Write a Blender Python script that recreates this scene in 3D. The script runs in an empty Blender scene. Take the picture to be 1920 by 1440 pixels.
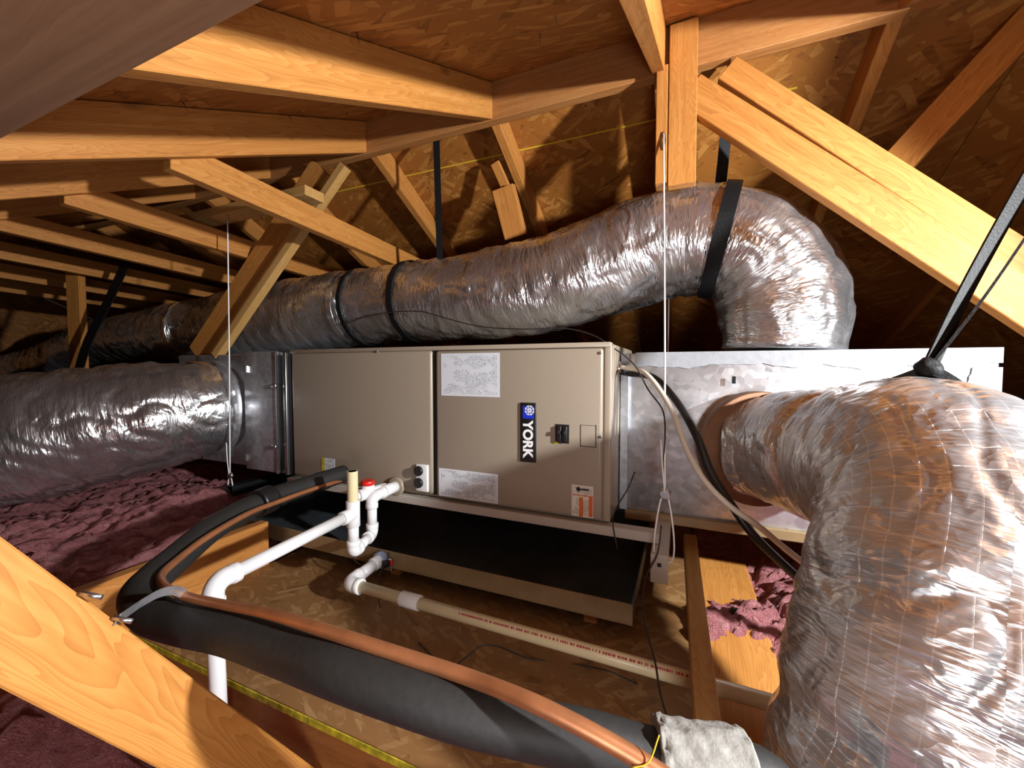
import bpy, bmesh, math, random
from mathutils import Vector, Matrix, noise
random.seed(7)
S = bpy.context.scene
C = S.collection
V = Vector
# ------------------------------------------------------------------ camera
F = 750.0                                   # focal length in pixels of the 1920x1440 frame
YAW = math.radians(22.9); PITCH = math.radians(-2.29)
cam_d = bpy.data.cameras.new('camera'); cam = bpy.data.objects.new('camera', cam_d); C.objects.link(cam)
cam_d.sensor_fit = 'HORIZONTAL'; cam_d.sensor_width = 36.0; cam_d.lens = 36.0*F/1920.0
cam_d.clip_start = 0.01; cam_d.clip_end = 100
cam.rotation_euler = (math.pi/2+PITCH, 0, YAW); cam.location = (0, 0, 0)
S.camera = cam
CAMROT = cam.rotation_euler.to_matrix()
# ------------------------------------------------------------------ world, lights, exposure
w = bpy.data.worlds.new('world'); S.world = w; w.use_nodes = True
w.node_tree.nodes['Background'].inputs[0].default_value = (0.05, 0.04, 0.035, 1)
w.node_tree.nodes['Background'].inputs[1].default_value = 0.3
def lamp(name, loc, power, radius, col, aim=None, cone=None):
    l = bpy.data.lights.new(name, 'SPOT' if aim else 'POINT'); l.energy = power; l.shadow_soft_size = radius; l.color = col
    o = bpy.data.objects.new(name, l); o.location = loc; C.objects.link(o)
    if aim: o.rotation_euler = V(aim).to_track_quat('-Z', 'Y').to_euler(); l.spot_size = math.radians(cone); l.spot_blend = .3
    return o
lamp('work_light', (1.30, 0.46, 0.30), 172, 0.035, (0.96, 0.98, 1.0), (-1, .30, -.10), 96)      # flood lamp standing to the right
lamp('fill_light', (0.22, -0.32, -0.32), 14, 0.15, (0.97, 0.98, 1.0))                              # unseen soft fill added just behind the camera to lift the shadows
S.view_settings.view_transform = 'Standard'; S.view_settings.look = 'None'
S.view_settings.exposure = 0.80; S.view_settings.gamma = 1.0
S.view_settings.use_curve_mapping = False

# ------------------------------------------------------------------ pixel helpers (a pixel is only a direction)
def ray(px, py): return CAMROT @ V(((px-960)/F, (720-py)/F, -1.0))
def P(px, py, d): return ray(px, py)*d
def PY(px, py, Y): r = ray(px, py); return r*(Y/r.y)
def PX(px, py, X): r = ray(px, py); return r*(X/r.x)
def PZ(px, py, Z): r = ray(px, py); return r*(Z/r.z)

# ------------------------------------------------------------------ materials
def nm(name):
    m = bpy.data.materials.new(name); m.use_nodes = True
    nt = m.node_tree; b = nt.nodes['Principled BSDF']
    return m, nt, b
def nd(nt, t, **k):
    n = nt.nodes.new(t)
    for a, v in k.items():
        if a.startswith('i_'):
            n.inputs[int(a[2:])].default_value = v
        else: setattr(n, a, v)
    return n
def L(nt, a, b): nt.links.new(a, b)
def srgb(r, g, b):
    f = lambda c: (c/255/12.92) if c/255 <= .04045 else ((c/255+.055)/1.055)**2.4
    return (f(r), f(g), f(b), 1)
def ramp(nt, fac, stops):
    r = nd(nt, 'ShaderNodeValToRGB'); cr = r.color_ramp
    while len(cr.elements) > 1: cr.elements.remove(cr.elements[0])
    cr.elements[0].position = stops[0][0]; cr.elements[0].color = stops[0][1]
    for p, c in stops[1:]:
        e = cr.elements.new(p); e.color = c
    L(nt, fac, r.inputs[0]); return r.outputs[0]
def mixc(nt, fac, a, b, mode='MIX'):
    n = nd(nt, 'ShaderNodeMix', data_type='RGBA', blend_type=mode)
    for s, v in ((n.inputs[0], fac), (n.inputs[6], a), (n.inputs[7], b)):
        if hasattr(v, 'is_linked'): L(nt, v, s)
        else: s.default_value = v
    return n.outputs[2]
def mth(nt, op, a, b=None, c=None):
    n = nd(nt, 'ShaderNodeMath', operation=op)
    for s, v in zip(n.inputs, (a, b, c)):
        if v is None: continue
        if hasattr(v, 'is_linked'): L(nt, v, s)
        else: s.default_value = v
    return n.outputs[0]
def bump(nt, b, h, strength=.3, dist=.01, prev=None):
    n = nd(nt, 'ShaderNodeBump'); n.inputs['Strength'].default_value = strength; n.inputs['Distance'].default_value = dist
    L(nt, h, n.inputs['Height'])
    if prev is not None: L(nt, prev, n.inputs['Normal'])
    if b is not None: L(nt, n.outputs[0], b.inputs['Normal'])
    return n.outputs[0]
def objco(nt, scale=(1, 1, 1), rnd=True, rot=(0, 0, 0), src='Object'):
    tc = nd(nt, 'ShaderNodeTexCoord'); mp = nd(nt, 'ShaderNodeMapping')
    mp.inputs['Scale'].default_value = scale; mp.inputs['Rotation'].default_value = rot
    o = tc.outputs[src]
    if rnd:
        oi = nd(nt, 'ShaderNodeObjectInfo'); ad = nd(nt, 'ShaderNodeVectorMath', operation='ADD')
        sc = nd(nt, 'ShaderNodeVectorMath', operation='SCALE'); sc.inputs[0].default_value = (7.3, 1.1, 1.7)
        L(nt, oi.outputs['Random'], sc.inputs['Scale']); L(nt, o, ad.inputs[0]); L(nt, sc.outputs[0], ad.inputs[1]); o = ad.outputs[0]
    L(nt, o, mp.inputs['Vector']); return mp.outputs[0]
def plain(name, col, rough=.5, metal=0.0, spec=.5, bumpscale=None, bstr=.1, mott=0.0):
    m, nt, b = nm(name)
    b.inputs['Base Color'].default_value = col; b.inputs['Roughness'].default_value = rough; b.inputs['Metallic'].default_value = metal
    b.inputs['Specular IOR Level'].default_value = spec
    co = objco(nt, rnd=False)
    n = nd(nt, 'ShaderNodeTexNoise'); n.inputs['Scale'].default_value = bumpscale or 14; n.inputs['Detail'].default_value = 5
    L(nt, co, n.inputs['Vector'])
    if mott:
        dk = tuple(c*(1-mott) for c in col[:3])+(1,); lt = tuple(min(1, c*(1+mott)) for c in col[:3])+(1,)
        L(nt, ramp(nt, n.outputs[0], [(.3, dk), (.7, lt)]), b.inputs['Base Color'])
    if bumpscale: bump(nt, b, n.outputs[0], bstr, .004)
    return m
def wood(name, lo, mid, hi, cathedral=.5, rough=.6, dirt=.25):
    m, nt, b = nm(name)
    co = objco(nt, (1.0, 1, 1))
    # growth rings, cut by the board face
    mp = nd(nt, 'ShaderNodeMapping'); mp.inputs['Scale'].default_value = (.10, 1, .6); L(nt, co, mp.inputs['Vector'])
    n0 = nd(nt, 'ShaderNodeTexNoise'); n0.inputs['Scale'].default_value = 5; n0.inputs['Detail'].default_value = 3; L(nt, mp.outputs[0], n0.inputs['Vector'])
    mp2 = nd(nt, 'ShaderNodeMapping'); mp2.inputs['Scale'].default_value = (.5, 3.6, 3.6); L(nt, co, mp2.inputs['Vector'])
    n1 = nd(nt, 'ShaderNodeTexNoise'); n1.inputs['Scale'].default_value = 2.4; n1.inputs['Detail'].default_value = 4; n1.inputs['Distortion'].default_value = .6; L(nt, mp2.outputs[0], n1.inputs['Vector'])
    rg = mth(nt, 'FRACT', mth(nt, 'MULTIPLY', mth(nt, 'ADD', n1.outputs[0], mth(nt, 'MULTIPLY', n0.outputs[0], .8)), 30.0))
    rg = mth(nt, 'MULTIPLY', mth(nt, 'POWER', rg, 1.6), .75)
    mp3 = nd(nt, 'ShaderNodeMapping'); mp3.inputs['Scale'].default_value = (2.5, 70, 70); L(nt, co, mp3.inputs['Vector'])
    n2 = nd(nt, 'ShaderNodeTexNoise'); n2.inputs['Scale'].default_value = 1.0; n2.inputs['Detail'].default_value = 4; L(nt, mp3.outputs[0], n2.inputs['Vector'])
    f = mth(nt, 'ADD', mth(nt, 'MULTIPLY', rg, cathedral), mth(nt, 'MULTIPLY', n2.outputs[0], 1.0-cathedral*.6))
    base = ramp(nt, f, [(.15, hi), (.5, mid), (1.0, lo)])
    # knots
    mp4 = nd(nt, 'ShaderNodeMapping'); mp4.inputs['Scale'].default_value = (2.6, 7, 7); L(nt, co, mp4.inputs['Vector'])
    vo = nd(nt, 'ShaderNodeTexVoronoi'); vo.inputs['Scale'].default_value = 1.0; L(nt, mp4.outputs[0], vo.inputs['Vector'])
    kn = ramp(nt, vo.outputs[0], [(0.0, (1, 1, 1, 1)), (.06, (.8, .8, .8, 1)), (.10, (0, 0, 0, 1))])
    base = mixc(nt, mth(nt, 'MULTIPLY', kn, .6), base, tuple(c*.35 for c in lo[:3])+(1,))
    n5 = nd(nt, 'ShaderNodeTexNoise'); n5.inputs['Scale'].default_value = 3.0; n5.inputs['Detail'].default_value = 6; L(nt, co, n5.inputs['Vector'])
    base = mixc(nt, mth(nt, 'MULTIPLY', n5.outputs[0], dirt), base, tuple(c*.6 for c in mid[:3])+(1,))
    L(nt, base, b.inputs['Base Color']); b.inputs['Roughness'].default_value = rough; b.inputs['Specular IOR Level'].default_value = .3
    bump(nt, b, f, .15, .003)
    return m
def osb(name, dark, mid, lite, sc=1.0):
    m, nt, b = nm(name)
    co0 = objco(nt, (sc, sc, sc))
    wn = nd(nt, 'ShaderNodeTexNoise'); wn.inputs['Scale'].default_value = 4; L(nt, co0, wn.inputs['Vector'])
    cs = []
    for i, (a, sx, sy, off) in enumerate(((.12, 7, 38, 0), (1.0, 8, 44, 3.1), (-.8, 9, 40, 7.7), (.5, 11, 60, 5.2))):
        mp = nd(nt, 'ShaderNodeMapping'); mp.inputs['Rotation'].default_value = (0, 0, a); mp.inputs['Location'].default_value = (off, off, 0)
        L(nt, co0, mp.inputs['Vector'])
        mp2 = nd(nt, 'ShaderNodeMapping'); mp2.inputs['Scale'].default_value = (sx, sy, 1); L(nt, mp.outputs[0], mp2.inputs['Vector'])
        vo = nd(nt, 'ShaderNodeTexVoronoi', voronoi_dimensions='2D'); vo.inputs['Scale'].default_value = 1; L(nt, mp2.outputs[0], vo.inputs['Vector'])
        sep = nd(nt, 'ShaderNodeSeparateColor'); L(nt, vo.outputs['Color'], sep.inputs[0])
        cs.append((sep.outputs[0], sep.outputs[1]))
    v = cs[0][0]
    for i in (1, 2, 3):
        k = mth(nt, 'GREATER_THAN', cs[i][1], (.55, .6, .72)[i-1])
        mx = nd(nt, 'ShaderNodeMix', data_type='FLOAT'); L(nt, k, mx.inputs[0]); L(nt, v, mx.inputs[2]); L(nt, cs[i][0], mx.inputs[3]); v = mx.outputs[0]
    fine = nd(nt, 'ShaderNodeTexNoise'); fine.inputs['Scale'].default_value = 60; fine.inputs['Detail'].default_value = 4
    mpf = nd(nt, 'ShaderNodeMapping'); mpf.inputs['Scale'].default_value = (.4, 2, 1); L(nt, co0, mpf.inputs['Vector']); L(nt, mpf.outputs[0], fine.inputs['Vector'])
    f = mth(nt, 'ADD', mth(nt, 'MULTIPLY', v, .75), mth(nt, 'MULTIPLY', fine.outputs[0], .3))
    big = nd(nt, 'ShaderNodeTexNoise'); big.inputs['Scale'].default_value = 2.2; big.inputs['Detail'].default_value = 3; L(nt, co0, big.inputs['Vector'])
    col = ramp(nt, f, [(.08, dark), (.25, mid), (.65, mid), (.85, lite), (1.0, lite)])
    col = mixc(nt, mth(nt, 'MULTIPLY', big.outputs[0], .35), col, dark)
    L(nt, col, b.inputs['Base Color']); b.inputs['Roughness'].default_value = .55; b.inputs['Specular IOR Level'].default_value = .35
    bump(nt, b, f, .5, .003)
    return m
def foil(name, scrim=0.0, rough=(.16, .34), base=(.74, .74, .75, 1), k=1.0, metal=.92):
    m, nt, b = nm(name)
    uv = nd(nt, 'ShaderNodeTexCoord').outputs['UV']
    def N(sx, sy, det, dist=0.0, rot=0.0):
        mp = nd(nt, 'ShaderNodeMapping'); mp.inputs['Scale'].default_value = (sx, sy, 1); mp.inputs['Rotation'].default_value = (0, 0, rot); L(nt, uv, mp.inputs['Vector'])
        n = nd(nt, 'ShaderNodeTexNoise', noise_dimensions='2D'); n.inputs['Scale'].default_value = 1; n.inputs['Detail'].default_value = det; n.inputs['Distortion'].default_value = dist
        L(nt, mp.outputs[0], n.inputs['Vector']); return n.outputs[0]
    a = N(64, 8, 2, .7, .10); c = N(13, 5, 2, 1.4, -.25); d = N(150, 20, 2, .8, -.08)
    def VO(sx, sy, rot):
        wv = nd(nt, 'ShaderNodeTexNoise', noise_dimensions='2D'); wv.inputs['Scale'].default_value = 16; wv.inputs['Detail'].default_value = 2; L(nt, uv, wv.inputs['Vector'])
        sb = nd(nt, 'ShaderNodeVectorMath', operation='MULTIPLY_ADD'); L(nt, wv.outputs[1], sb.inputs[0]); sb.inputs[1].default_value = (.045, .045, 0); L(nt, uv, sb.inputs[2])
        mp = nd(nt, 'ShaderNodeMapping'); mp.inputs['Scale'].default_value = (sx, sy, 1); mp.inputs['Rotation'].default_value = (0, 0, rot); L(nt, sb.outputs[0], mp.inputs['Vector'])
        v = nd(nt, 'ShaderNodeTexVoronoi', voronoi_dimensions='2D'); v.inputs['Scale'].default_value = 1; L(nt, mp.outputs[0], v.inputs['Vector']); return v.outputs['Distance']
    fc1 = VO(38, 11, .15); fc2 = VO(95, 30, -.2)
    r1 = mth(nt, 'SUBTRACT', 1.0, mth(nt, 'MULTIPLY', mth(nt, 'ABSOLUTE', mth(nt, 'SUBTRACT', c, .5)), 5.0))
    h = mth(nt, 'ADD', mth(nt, 'ADD', mth(nt, 'MULTIPLY', a, .85), mth(nt, 'MULTIPLY', r1, .35)), mth(nt, 'ADD', mth(nt, 'MULTIPLY', d, .42), mth(nt, 'ADD', mth(nt, 'MULTIPLY', fc1, .8), mth(nt, 'MULTIPLY', fc2, .5))))
    nrm = bump(nt, None, h, .42*k, .007)
    b.inputs['Metallic'].default_value = metal
    col = ramp(nt, N(6, 6, 3), [(.3, tuple(x*.82 for x in base[:3])+(1,)), (.7, base)])
    rg = nd(nt, 'ShaderNodeMapRange'); L(nt, N(12, 10, 3), rg.inputs[0]); rg.inputs[1].default_value = .3; rg.inputs[2].default_value = .7
    rg.inputs[3].default_value = rough[0]; rg.inputs[4].default_value = rough[1]
    L(nt, rg.outputs[0], b.inputs['Roughness'])
    if scrim:
        mp = nd(nt, 'ShaderNodeMapping'); mp.inputs['Scale'].default_value = (42, 42, 1); L(nt, uv, mp.inputs['Vector'])
        sp = nd(nt, 'ShaderNodeSeparateXYZ'); L(nt, mp.outputs[0], sp.inputs[0])
        g = mth(nt, 'MAXIMUM', mth(nt, 'GREATER_THAN', mth(nt, 'FRACT', sp.outputs[0]), .93), mth(nt, 'GREATER_THAN', mth(nt, 'FRACT', sp.outputs[1]), .93))
        nrm = bump(nt, None, g, scrim, .002, nrm); col = mixc(nt, mth(nt, 'MULTIPLY', g, .5), col, (.95, .95, .95, 1))
    L(nt, nrm, b.inputs['Normal'])
    L(nt, col, b.inputs['Base Color'])
    return m
def galv(name, rough=.33, base=.62):
    m, nt, b = nm(name)
    co = objco(nt, rnd=False)
    vo = nd(nt, 'ShaderNodeTexVoronoi'); vo.inputs['Scale'].default_value = 55; L(nt, co, vo.inputs['Vector'])
    sep = nd(nt, 'ShaderNodeSeparateColor'); L(nt, vo.outputs['Color'], sep.inputs[0])
    n = nd(nt, 'ShaderNodeTexNoise'); n.inputs['Scale'].default_value = 5; n.inputs['Detail'].default_value = 5; L(nt, co, n.inputs['Vector'])
    f = mth(nt, 'ADD', mth(nt, 'MULTIPLY', sep.outputs[0], .4), mth(nt, 'MULTIPLY', n.outputs[0], .6))
    L(nt, ramp(nt, f, [(.2, (base*.72, base*.75, base*.8, 1)), (.8, (base*1.15, base*1.18, base*1.22, 1))]), b.inputs['Base Color'])
    b.inputs['Metallic'].default_value = .82
    L(nt, mth(nt, 'ADD', mth(nt, 'MULTIPLY', sep.outputs[1], .12), rough), b.inputs['Roughness'])
    bump(nt, b, n.outputs[0], .12, .01)
    return m
def printed(name, paper, ink, rows, words, vert=True, thr=.48, cols=3):
    """flat print: illegible rows of small type on paper"""
    m, nt, b = nm(name)
    uv = nd(nt, 'ShaderNodeTexCoord').outputs['UV']
    sp = nd(nt, 'ShaderNodeSeparateXYZ'); L(nt, uv, sp.inputs[0])
    x, y = (sp.outputs[1], sp.outputs[0]) if vert else (sp.outputs[0], sp.outputs[1])
    yr = mth(nt, 'MULTIPLY', y, rows); row = mth(nt, 'FLOOR', yr)
    ln = mth(nt, 'GREATER_THAN', mth(nt, 'FRACT', yr), .45)
    cb = nd(nt, 'ShaderNodeCombineXYZ'); L(nt, mth(nt, 'MULTIPLY', x, words), cb.inputs[0]); L(nt, mth(nt, 'MULTIPLY', row, 7.31), cb.inputs[1])
    n = nd(nt, 'ShaderNodeTexNoise', noise_dimensions='2D'); n.inputs['Scale'].default_value = 1; n.inputs['Detail'].default_value = 2; L(nt, cb.outputs[0], n.inputs['Vector'])
    wd = mth(nt, 'GREATER_THAN', n.outputs[0], thr)
    nb = nd(nt, 'ShaderNodeTexNoise', noise_dimensions='2D'); nb.inputs['Scale'].default_value = 4.0; L(nt, uv, nb.inputs['Vector'])
    blk = mth(nt, 'GREATER_THAN', nb.outputs[0], .43)
    ex = mth(nt, 'MULTIPLY', mth(nt, 'GREATER_THAN', mth(nt, 'MULTIPLY', x, mth(nt, 'SUBTRACT', 1.0, x)), .05), mth(nt, 'GREATER_THAN', mth(nt, 'MULTIPLY', y, mth(nt, 'SUBTRACT', 1.0, y)), .04))
    k = mth(nt, 'MULTIPLY', mth(nt, 'MULTIPLY', ln, wd), mth(nt, 'MULTIPLY', blk, ex))
    L(nt, mixc(nt, mth(nt, 'MULTIPLY', k, .75), paper, ink), b.inputs['Base Color']); b.inputs['Roughness'].default_value = .45
    return m

M = {}
M['wood'] = wood('fir', srgb(146, 88, 36), srgb(188, 124, 58), srgb(204, 146, 80), .4)
M['wood_bold'] = wood('fir_bold_grain', srgb(152, 92, 38), srgb(190, 128, 60), srgb(208, 150, 82), .42, dirt=.25)
M['wood_red'] = wood('fir_reddish', srgb(134, 84, 42), srgb(170, 114, 62), srgb(186, 134, 82), .25)
M['wood_dull'] = wood('dull_brown', srgb(112, 78, 52), srgb(140, 104, 76), srgb(156, 120, 92), .15)  # duller, greyer brown than the fir boards
M['wood_pale'] = wood('pine_pale', srgb(160, 116, 62), srgb(190, 146, 84), srgb(204, 166, 106), .35)
M['osb'] = osb('osb_sheathing', srgb(104, 60, 20), srgb(162, 102, 42), srgb(192, 134, 66))
M['osb_deck'] = osb('osb_deck', srgb(104, 72, 40), srgb(136, 98, 58), srgb(160, 124, 80), 1.5)
M['foil'] = foil('foil_jacket')
M['foil_near'] = foil('foil_jacket_scrim', scrim=.5, rough=(.22, .38), base=(.70, .70, .72, 1), k=1.15, metal=.78)
M['foil_tape'] = foil('foil_tape', rough=(.1, .25), base=(.9, .9, .9, 1), k=1.3)
M['galv'] = galv('galvanized')
M['galv_dull'] = galv('galvanized_dull', .42, .45)
M['paint'] = plain('taupe_paint', srgb(152, 139, 122), .34, 0, .5, 260, .02, .03)
M['paint_edge'] = plain('taupe_edge', srgb(158, 144, 126), .28, 0, .5)
M['dark'] = plain('dark_gap', srgb(20, 16, 14), .6)
M['black'] = plain('black_plastic', srgb(22, 22, 23), .38)
M['rubber'] = plain('foam_insulation', srgb(38, 37, 36), .62, 0, .35, 90, .12, .12)
M['webbing'] = plain('black_webbing', srgb(16, 16, 17), .6, 0, .25, 220, .35)
M['pan'] = plain('pan_black_steel', srgb(58, 64, 67), .36, 0, .5, 9, .05, .35)
M['pan_rim'] = plain('pan_rim_steel', srgb(150, 126, 92), .4, .3, .5, 20, .05, .1)
M['copper'] = plain('copper', srgb(166, 108, 70), .42, .5, .5, 30, .05, .15)
M['pvc'] = plain('pvc_white', srgb(232, 232, 232), .3)
M['pvc_cream'] = plain('pvc_cream', srgb(222, 206, 164), .35, 0, .5, None, 0, .05)
M['red'] = plain('red_plastic', srgb(214, 34, 22), .35)
M['blue'] = plain('badge_blue', srgb(26, 52, 190), .35)
M['pblue'] = plain('primer_blue', srgb(150, 168, 196), .35)
M['white'] = plain('white_paint', srgb(238, 238, 238), .4)
M['chan'] = plain('white_channel', srgb(196, 190, 180), .4, .2)
M['steel'] = plain('steel', srgb(190, 190, 192), .25, .95)
M['nail'] = plain('nail_steel', srgb(60, 48, 40), .5, .6)
M['mastic'] = plain('mastic_grey', srgb(150, 152, 156), .5, 0, .4, 60, .3, .08)
M['collar'] = plain('collar_shade_brown', srgb(120, 84, 58), .45, .4, .5, 20, .05, .15)  # brown of shadow and reflections on the collar, put into its colour
M['yellow'] = plain('yellow_edge_paint', srgb(178, 166, 42), .7, 0, .3, 45, .4, .5)
M['chalk'] = plain('yellow_chalk', srgb(214, 176, 40), .9)
M['pink'] = None
M['cord'] = plain('thin_wire', srgb(44, 36, 32), .5)
M['cable'] = plain('cable_grey', srgb(206, 198, 182), .45)
M['drywall'] = plain('drywall_paper', srgb(120, 104, 90), .9, 0, .2, 30, .1, .1)
M['tape_cloth'] = plain('cloth_tape', srgb(140, 138, 132), .7, .1, .3, 120, .5, .1)
M['orange'] = plain('label_orange', srgb(206, 96, 36), .45)
M['lbl_wiring'] = printed('wiring_print', srgb(214, 218, 224), srgb(92, 96, 104), 46, 60, True, .52)
M['lbl_rating'] = printed('rating_print', srgb(218, 221, 226), srgb(78, 80, 88), 34, 70, True, .47)
M['lbl_warn'] = printed('warning_print', srgb(214, 206, 194), srgb(120, 92, 70), 16, 60, True, .42)
M['lbl_small'] = printed('small_print', srgb(214, 218, 224), srgb(90, 92, 100), 12, 20, True, .45)
m, nt, b = nm('pink_fiberglass')
co = objco(nt, rnd=False)
n1 = nd(nt, 'ShaderNodeTexNoise'); n1.inputs['Scale'].default_value = 26; n1.inputs['Detail'].default_value = 8; n1.inputs['Roughness'].default_value = .7; n1.inputs['Distortion'].default_value = 1.2; L(nt, co, n1.inputs['Vector'])
n2 = nd(nt, 'ShaderNodeTexNoise'); n2.inputs['Scale'].default_value = 150; n2.inputs['Detail'].default_value = 4; n2.inputs['Distortion'].default_value = 2; L(nt, co, n2.inputs['Vector'])
L(nt, ramp(nt, n1.outputs[0], [(.3, srgb(196, 118, 120)), (.55, srgb(230, 152, 154)), (.75, srgb(244, 190, 188))]), b.inputs['Base Color'])
b.inputs['Roughness'].default_value = .95; b.inputs['Specular IOR Level'].default_value = .1
bump(nt, b, mth(nt, 'ADD', n1.outputs[0], mth(nt, 'MULTIPLY', n2.outputs[0], .6)), 1.0, .045)
M['pink'] = m

# ------------------------------------------------------------------ object helpers
def tag(o, label=None, cat=None, group=None, kind=None):
    for k, v in (('label', label), ('category', cat), ('group', group), ('kind', kind)):
        if v: o[k] = v
    return o
def thing(name, label, cat, loc=(0, 0, 0), group=None, kind=None):
    o = bpy.data.objects.new(name, None); C.objects.link(o); o.location = loc; o.empty_display_size = .05
    return tag(o, label, cat, group, kind)
def put(name, mesh, mat, parent=None, frame=None, smooth=False):
    o = bpy.data.objects.new(name, mesh); C.objects.link(o)
    if mat is not None and not mesh.materials: mesh.materials.append(M[mat] if isinstance(mat, str) else mat)
    if frame is not None: o.matrix_basis = frame
    if parent is not None:
        o.parent = parent
        mw = Matrix.Identity(4); q = parent
        chain = []
        while q is not None: chain.append(q); q = q.parent
        for q in reversed(chain): mw = mw @ q.matrix_parent_inverse @ q.matrix_basis
        o.matrix_parent_inverse = mw.inverted()
    if smooth:
        for p in mesh.polygons: p.use_smooth = True
    return o
def bm_mesh(bm, name, bev=0.0, segs=1, angle=40):
    bmesh.ops.recalc_face_normals(bm, faces=bm.faces)
    if bev:
        es = [e for e in bm.edges if len(e.link_faces) == 2 and e.calc_face_angle(0) > math.radians(angle)]
        bmesh.ops.bevel(bm, geom=es, offset=bev, segments=segs, affect='EDGES', profile=.5)
    me = bpy.data.meshes.new(name); bm.to_mesh(me); bm.free(); return me
def frame_of(A, B, wdir):
    x = (B-A).normalized(); y = (wdir - x*wdir.dot(x)).normalized(); z = x.cross(y)
    m = Matrix((x, y, z)).transposed().to_4x4(); m.translation = (A+B)/2; return m
def board(name, A, B, wd, th, wdir, mat='wood', parent=None, bev=.002):
    """lumber from A to B (centre line); wd along wdir, th across"""
    fr = frame_of(V(A), V(B), V(wdir)); ln = (V(B)-V(A)).length
    bm = bmesh.new(); bmesh.ops.create_cube(bm, size=1); bmesh.ops.scale(bm, vec=(ln, wd, th), verts=bm.verts)
    return put(name, bm_mesh(bm, name, bev), mat, parent, fr)
def box(name, lo, hi, mat, parent=None, bev=.0, segs=1):
    lo = V(lo); hi = V(hi); bm = bmesh.new(); bmesh.ops.create_cube(bm, size=1)
    bmesh.ops.scale(bm, vec=hi-lo, verts=bm.verts)
    me = bm_mesh(bm, name, bev, segs)
    o = put(name, me, mat, parent, Matrix.Translation((lo+hi)/2), smooth=segs > 1); return o
def prism(name, prof, x0, x1, mat, parent=None, along=None, bev=.002):
    """profile of (Y,Z) points extruded along X; local X laid along the direction 'along' for the grain"""
    bm = bmesh.new(); n = len(prof)
    a = [bm.verts.new((x0, y, z)) for y, z in prof]; c = [bm.verts.new((x1, y, z)) for y, z in prof]
    bm.faces.new(a); bm.faces.new(c[::-1])
    for i in range(n): bm.faces.new((a[i], c[i], c[(i+1) % n], a[(i+1) % n]))
    ctr = V(((x0+x1)/2, sum(p[0] for p in prof)/n, sum(p[1] for p in prof)/n))
    fr = Matrix.Translation(ctr)
    if along is not None:
        fr = frame_of(ctr-V(along), ctr+V(along), V((0, -along[2], along[1])))
    bmesh.ops.transform(bm, matrix=fr.inverted(), verts=bm.verts)
    return put(name, bm_mesh(bm, name, bev), mat, parent, fr)
def crom(pts, n):
    """smooth curve through points, n+1 samples spaced evenly"""
    pts = [V(p) for p in pts]
    if len(pts) == 2:
        raw = [pts[0].lerp(pts[1], i/n) for i in range(n+1)]; return raw
    ext = [pts[0]*2-pts[1]]+pts+[pts[-1]*2-pts[-2]]; raw = []
    for i in range(len(pts)-1):
        p0, p1, p2, p3 = ext[i:i+4]
        t0 = 0; t1 = t0+max((p1-p0).length, 1e-6)**.5; t2 = t1+max((p2-p1).length, 1e-6)**.5; t3 = t2+max((p3-p2).length, 1e-6)**.5
        for k in range(24):
            t = t1+(t2-t1)*k/24
            a1 = p0*((t1-t)/(t1-t0))+p1*((t-t0)/(t1-t0)); a2 = p1*((t2-t)/(t2-t1))+p2*((t-t1)/(t2-t1)); a3 = p2*((t3-t)/(t3-t2))+p3*((t-t2)/(t3-t2))
            b1 = a1*((t2-t)/(t2-t0))+a2*((t-t0)/(t2-t0)); b2 = a2*((t3-t)/(t3-t1))+a3*((t-t1)/(t3-t1))
            raw.append(b1*((t2-t)/(t2-t1))+b2*((t-t1)/(t2-t1)))
    raw.append(pts[-1])
    acc = [0]
    for i in range(1, len(raw)): acc.append(acc[-1]+(raw[i]-raw[i-1]).length)
    out = []; j = 0
    for i in range(n+1):
        s = acc[-1]*i/n
        while j < len(raw)-2 and acc[j+1] < s: j += 1
        d = acc[j+1]-acc[j]; out.append(raw[j].lerp(raw[j+1], (s-acc[j])/d if d else 0))
    return out
def sweep(path, rfun, nv, cap=True, up=None, uvlen=True):
    """tube mesh data round a path, rfun(i, u, ang) -> radius"""
    n = len(path); t0 = (path[1]-path[0]).normalized()
    ref = V((0, 0, 1)) if abs(t0.z) < .9 else V((0, 1, 0))
    if up is not None: ref = V(up)
    nrm = (ref-t0*ref.dot(t0)).normalized(); verts = []; us = []; u = 0; tp = t0
    for i in range(n):
        t = (path[min(i+1, n-1)]-path[max(i-1, 0)]).normalized()
        ax = tp.cross(t)
        if ax.length > 1e-7: nrm = Matrix.Rotation(tp.angle(t), 3, ax.normalized()) @ nrm
        nrm = (nrm-t*nrm.dot(t)).normalized(); bn = t.cross(nrm); tp = t
        if i: u += (path[i]-path[i-1]).length
        us.append(u)
        for j in range(nv):
            a = 2*math.pi*j/nv; r = rfun(i, u, a)
            verts.append(path[i]+(nrm*math.cos(a)+bn*math.sin(a))*r)
    faces = []; uvs = []; R = max(rfun(0, 0, 0), .001)
    for i in range(n-1):
        for j in range(nv):
            k = (j+1) % nv
            faces.append((i*nv+j, i*nv+k, (i+1)*nv+k, (i+1)*nv+j))
            c = 2*math.pi*R/nv
            uvs += [(us[i], j*c), (us[i], (j+1)*c), (us[i+1], (j+1)*c), (us[i+1], j*c)]
    if cap:
        faces.append(tuple(range(nv))[::-1]); faces.append(tuple((n-1)*nv+j for j in range(nv))); uvs += [(0, 0)]*(2*nv)
    return verts, faces, uvs
def mesh_from(name, verts, faces, uvs=None):
    me = bpy.data.meshes.new(name); me.from_pydata([tuple(v) for v in verts], [], faces); me.update()
    if uvs:
        l = me.uv_layers.new(name='UVMap'); l.data.foreach_set('uv', [c for p in uvs for c in p])
    return me
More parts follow.
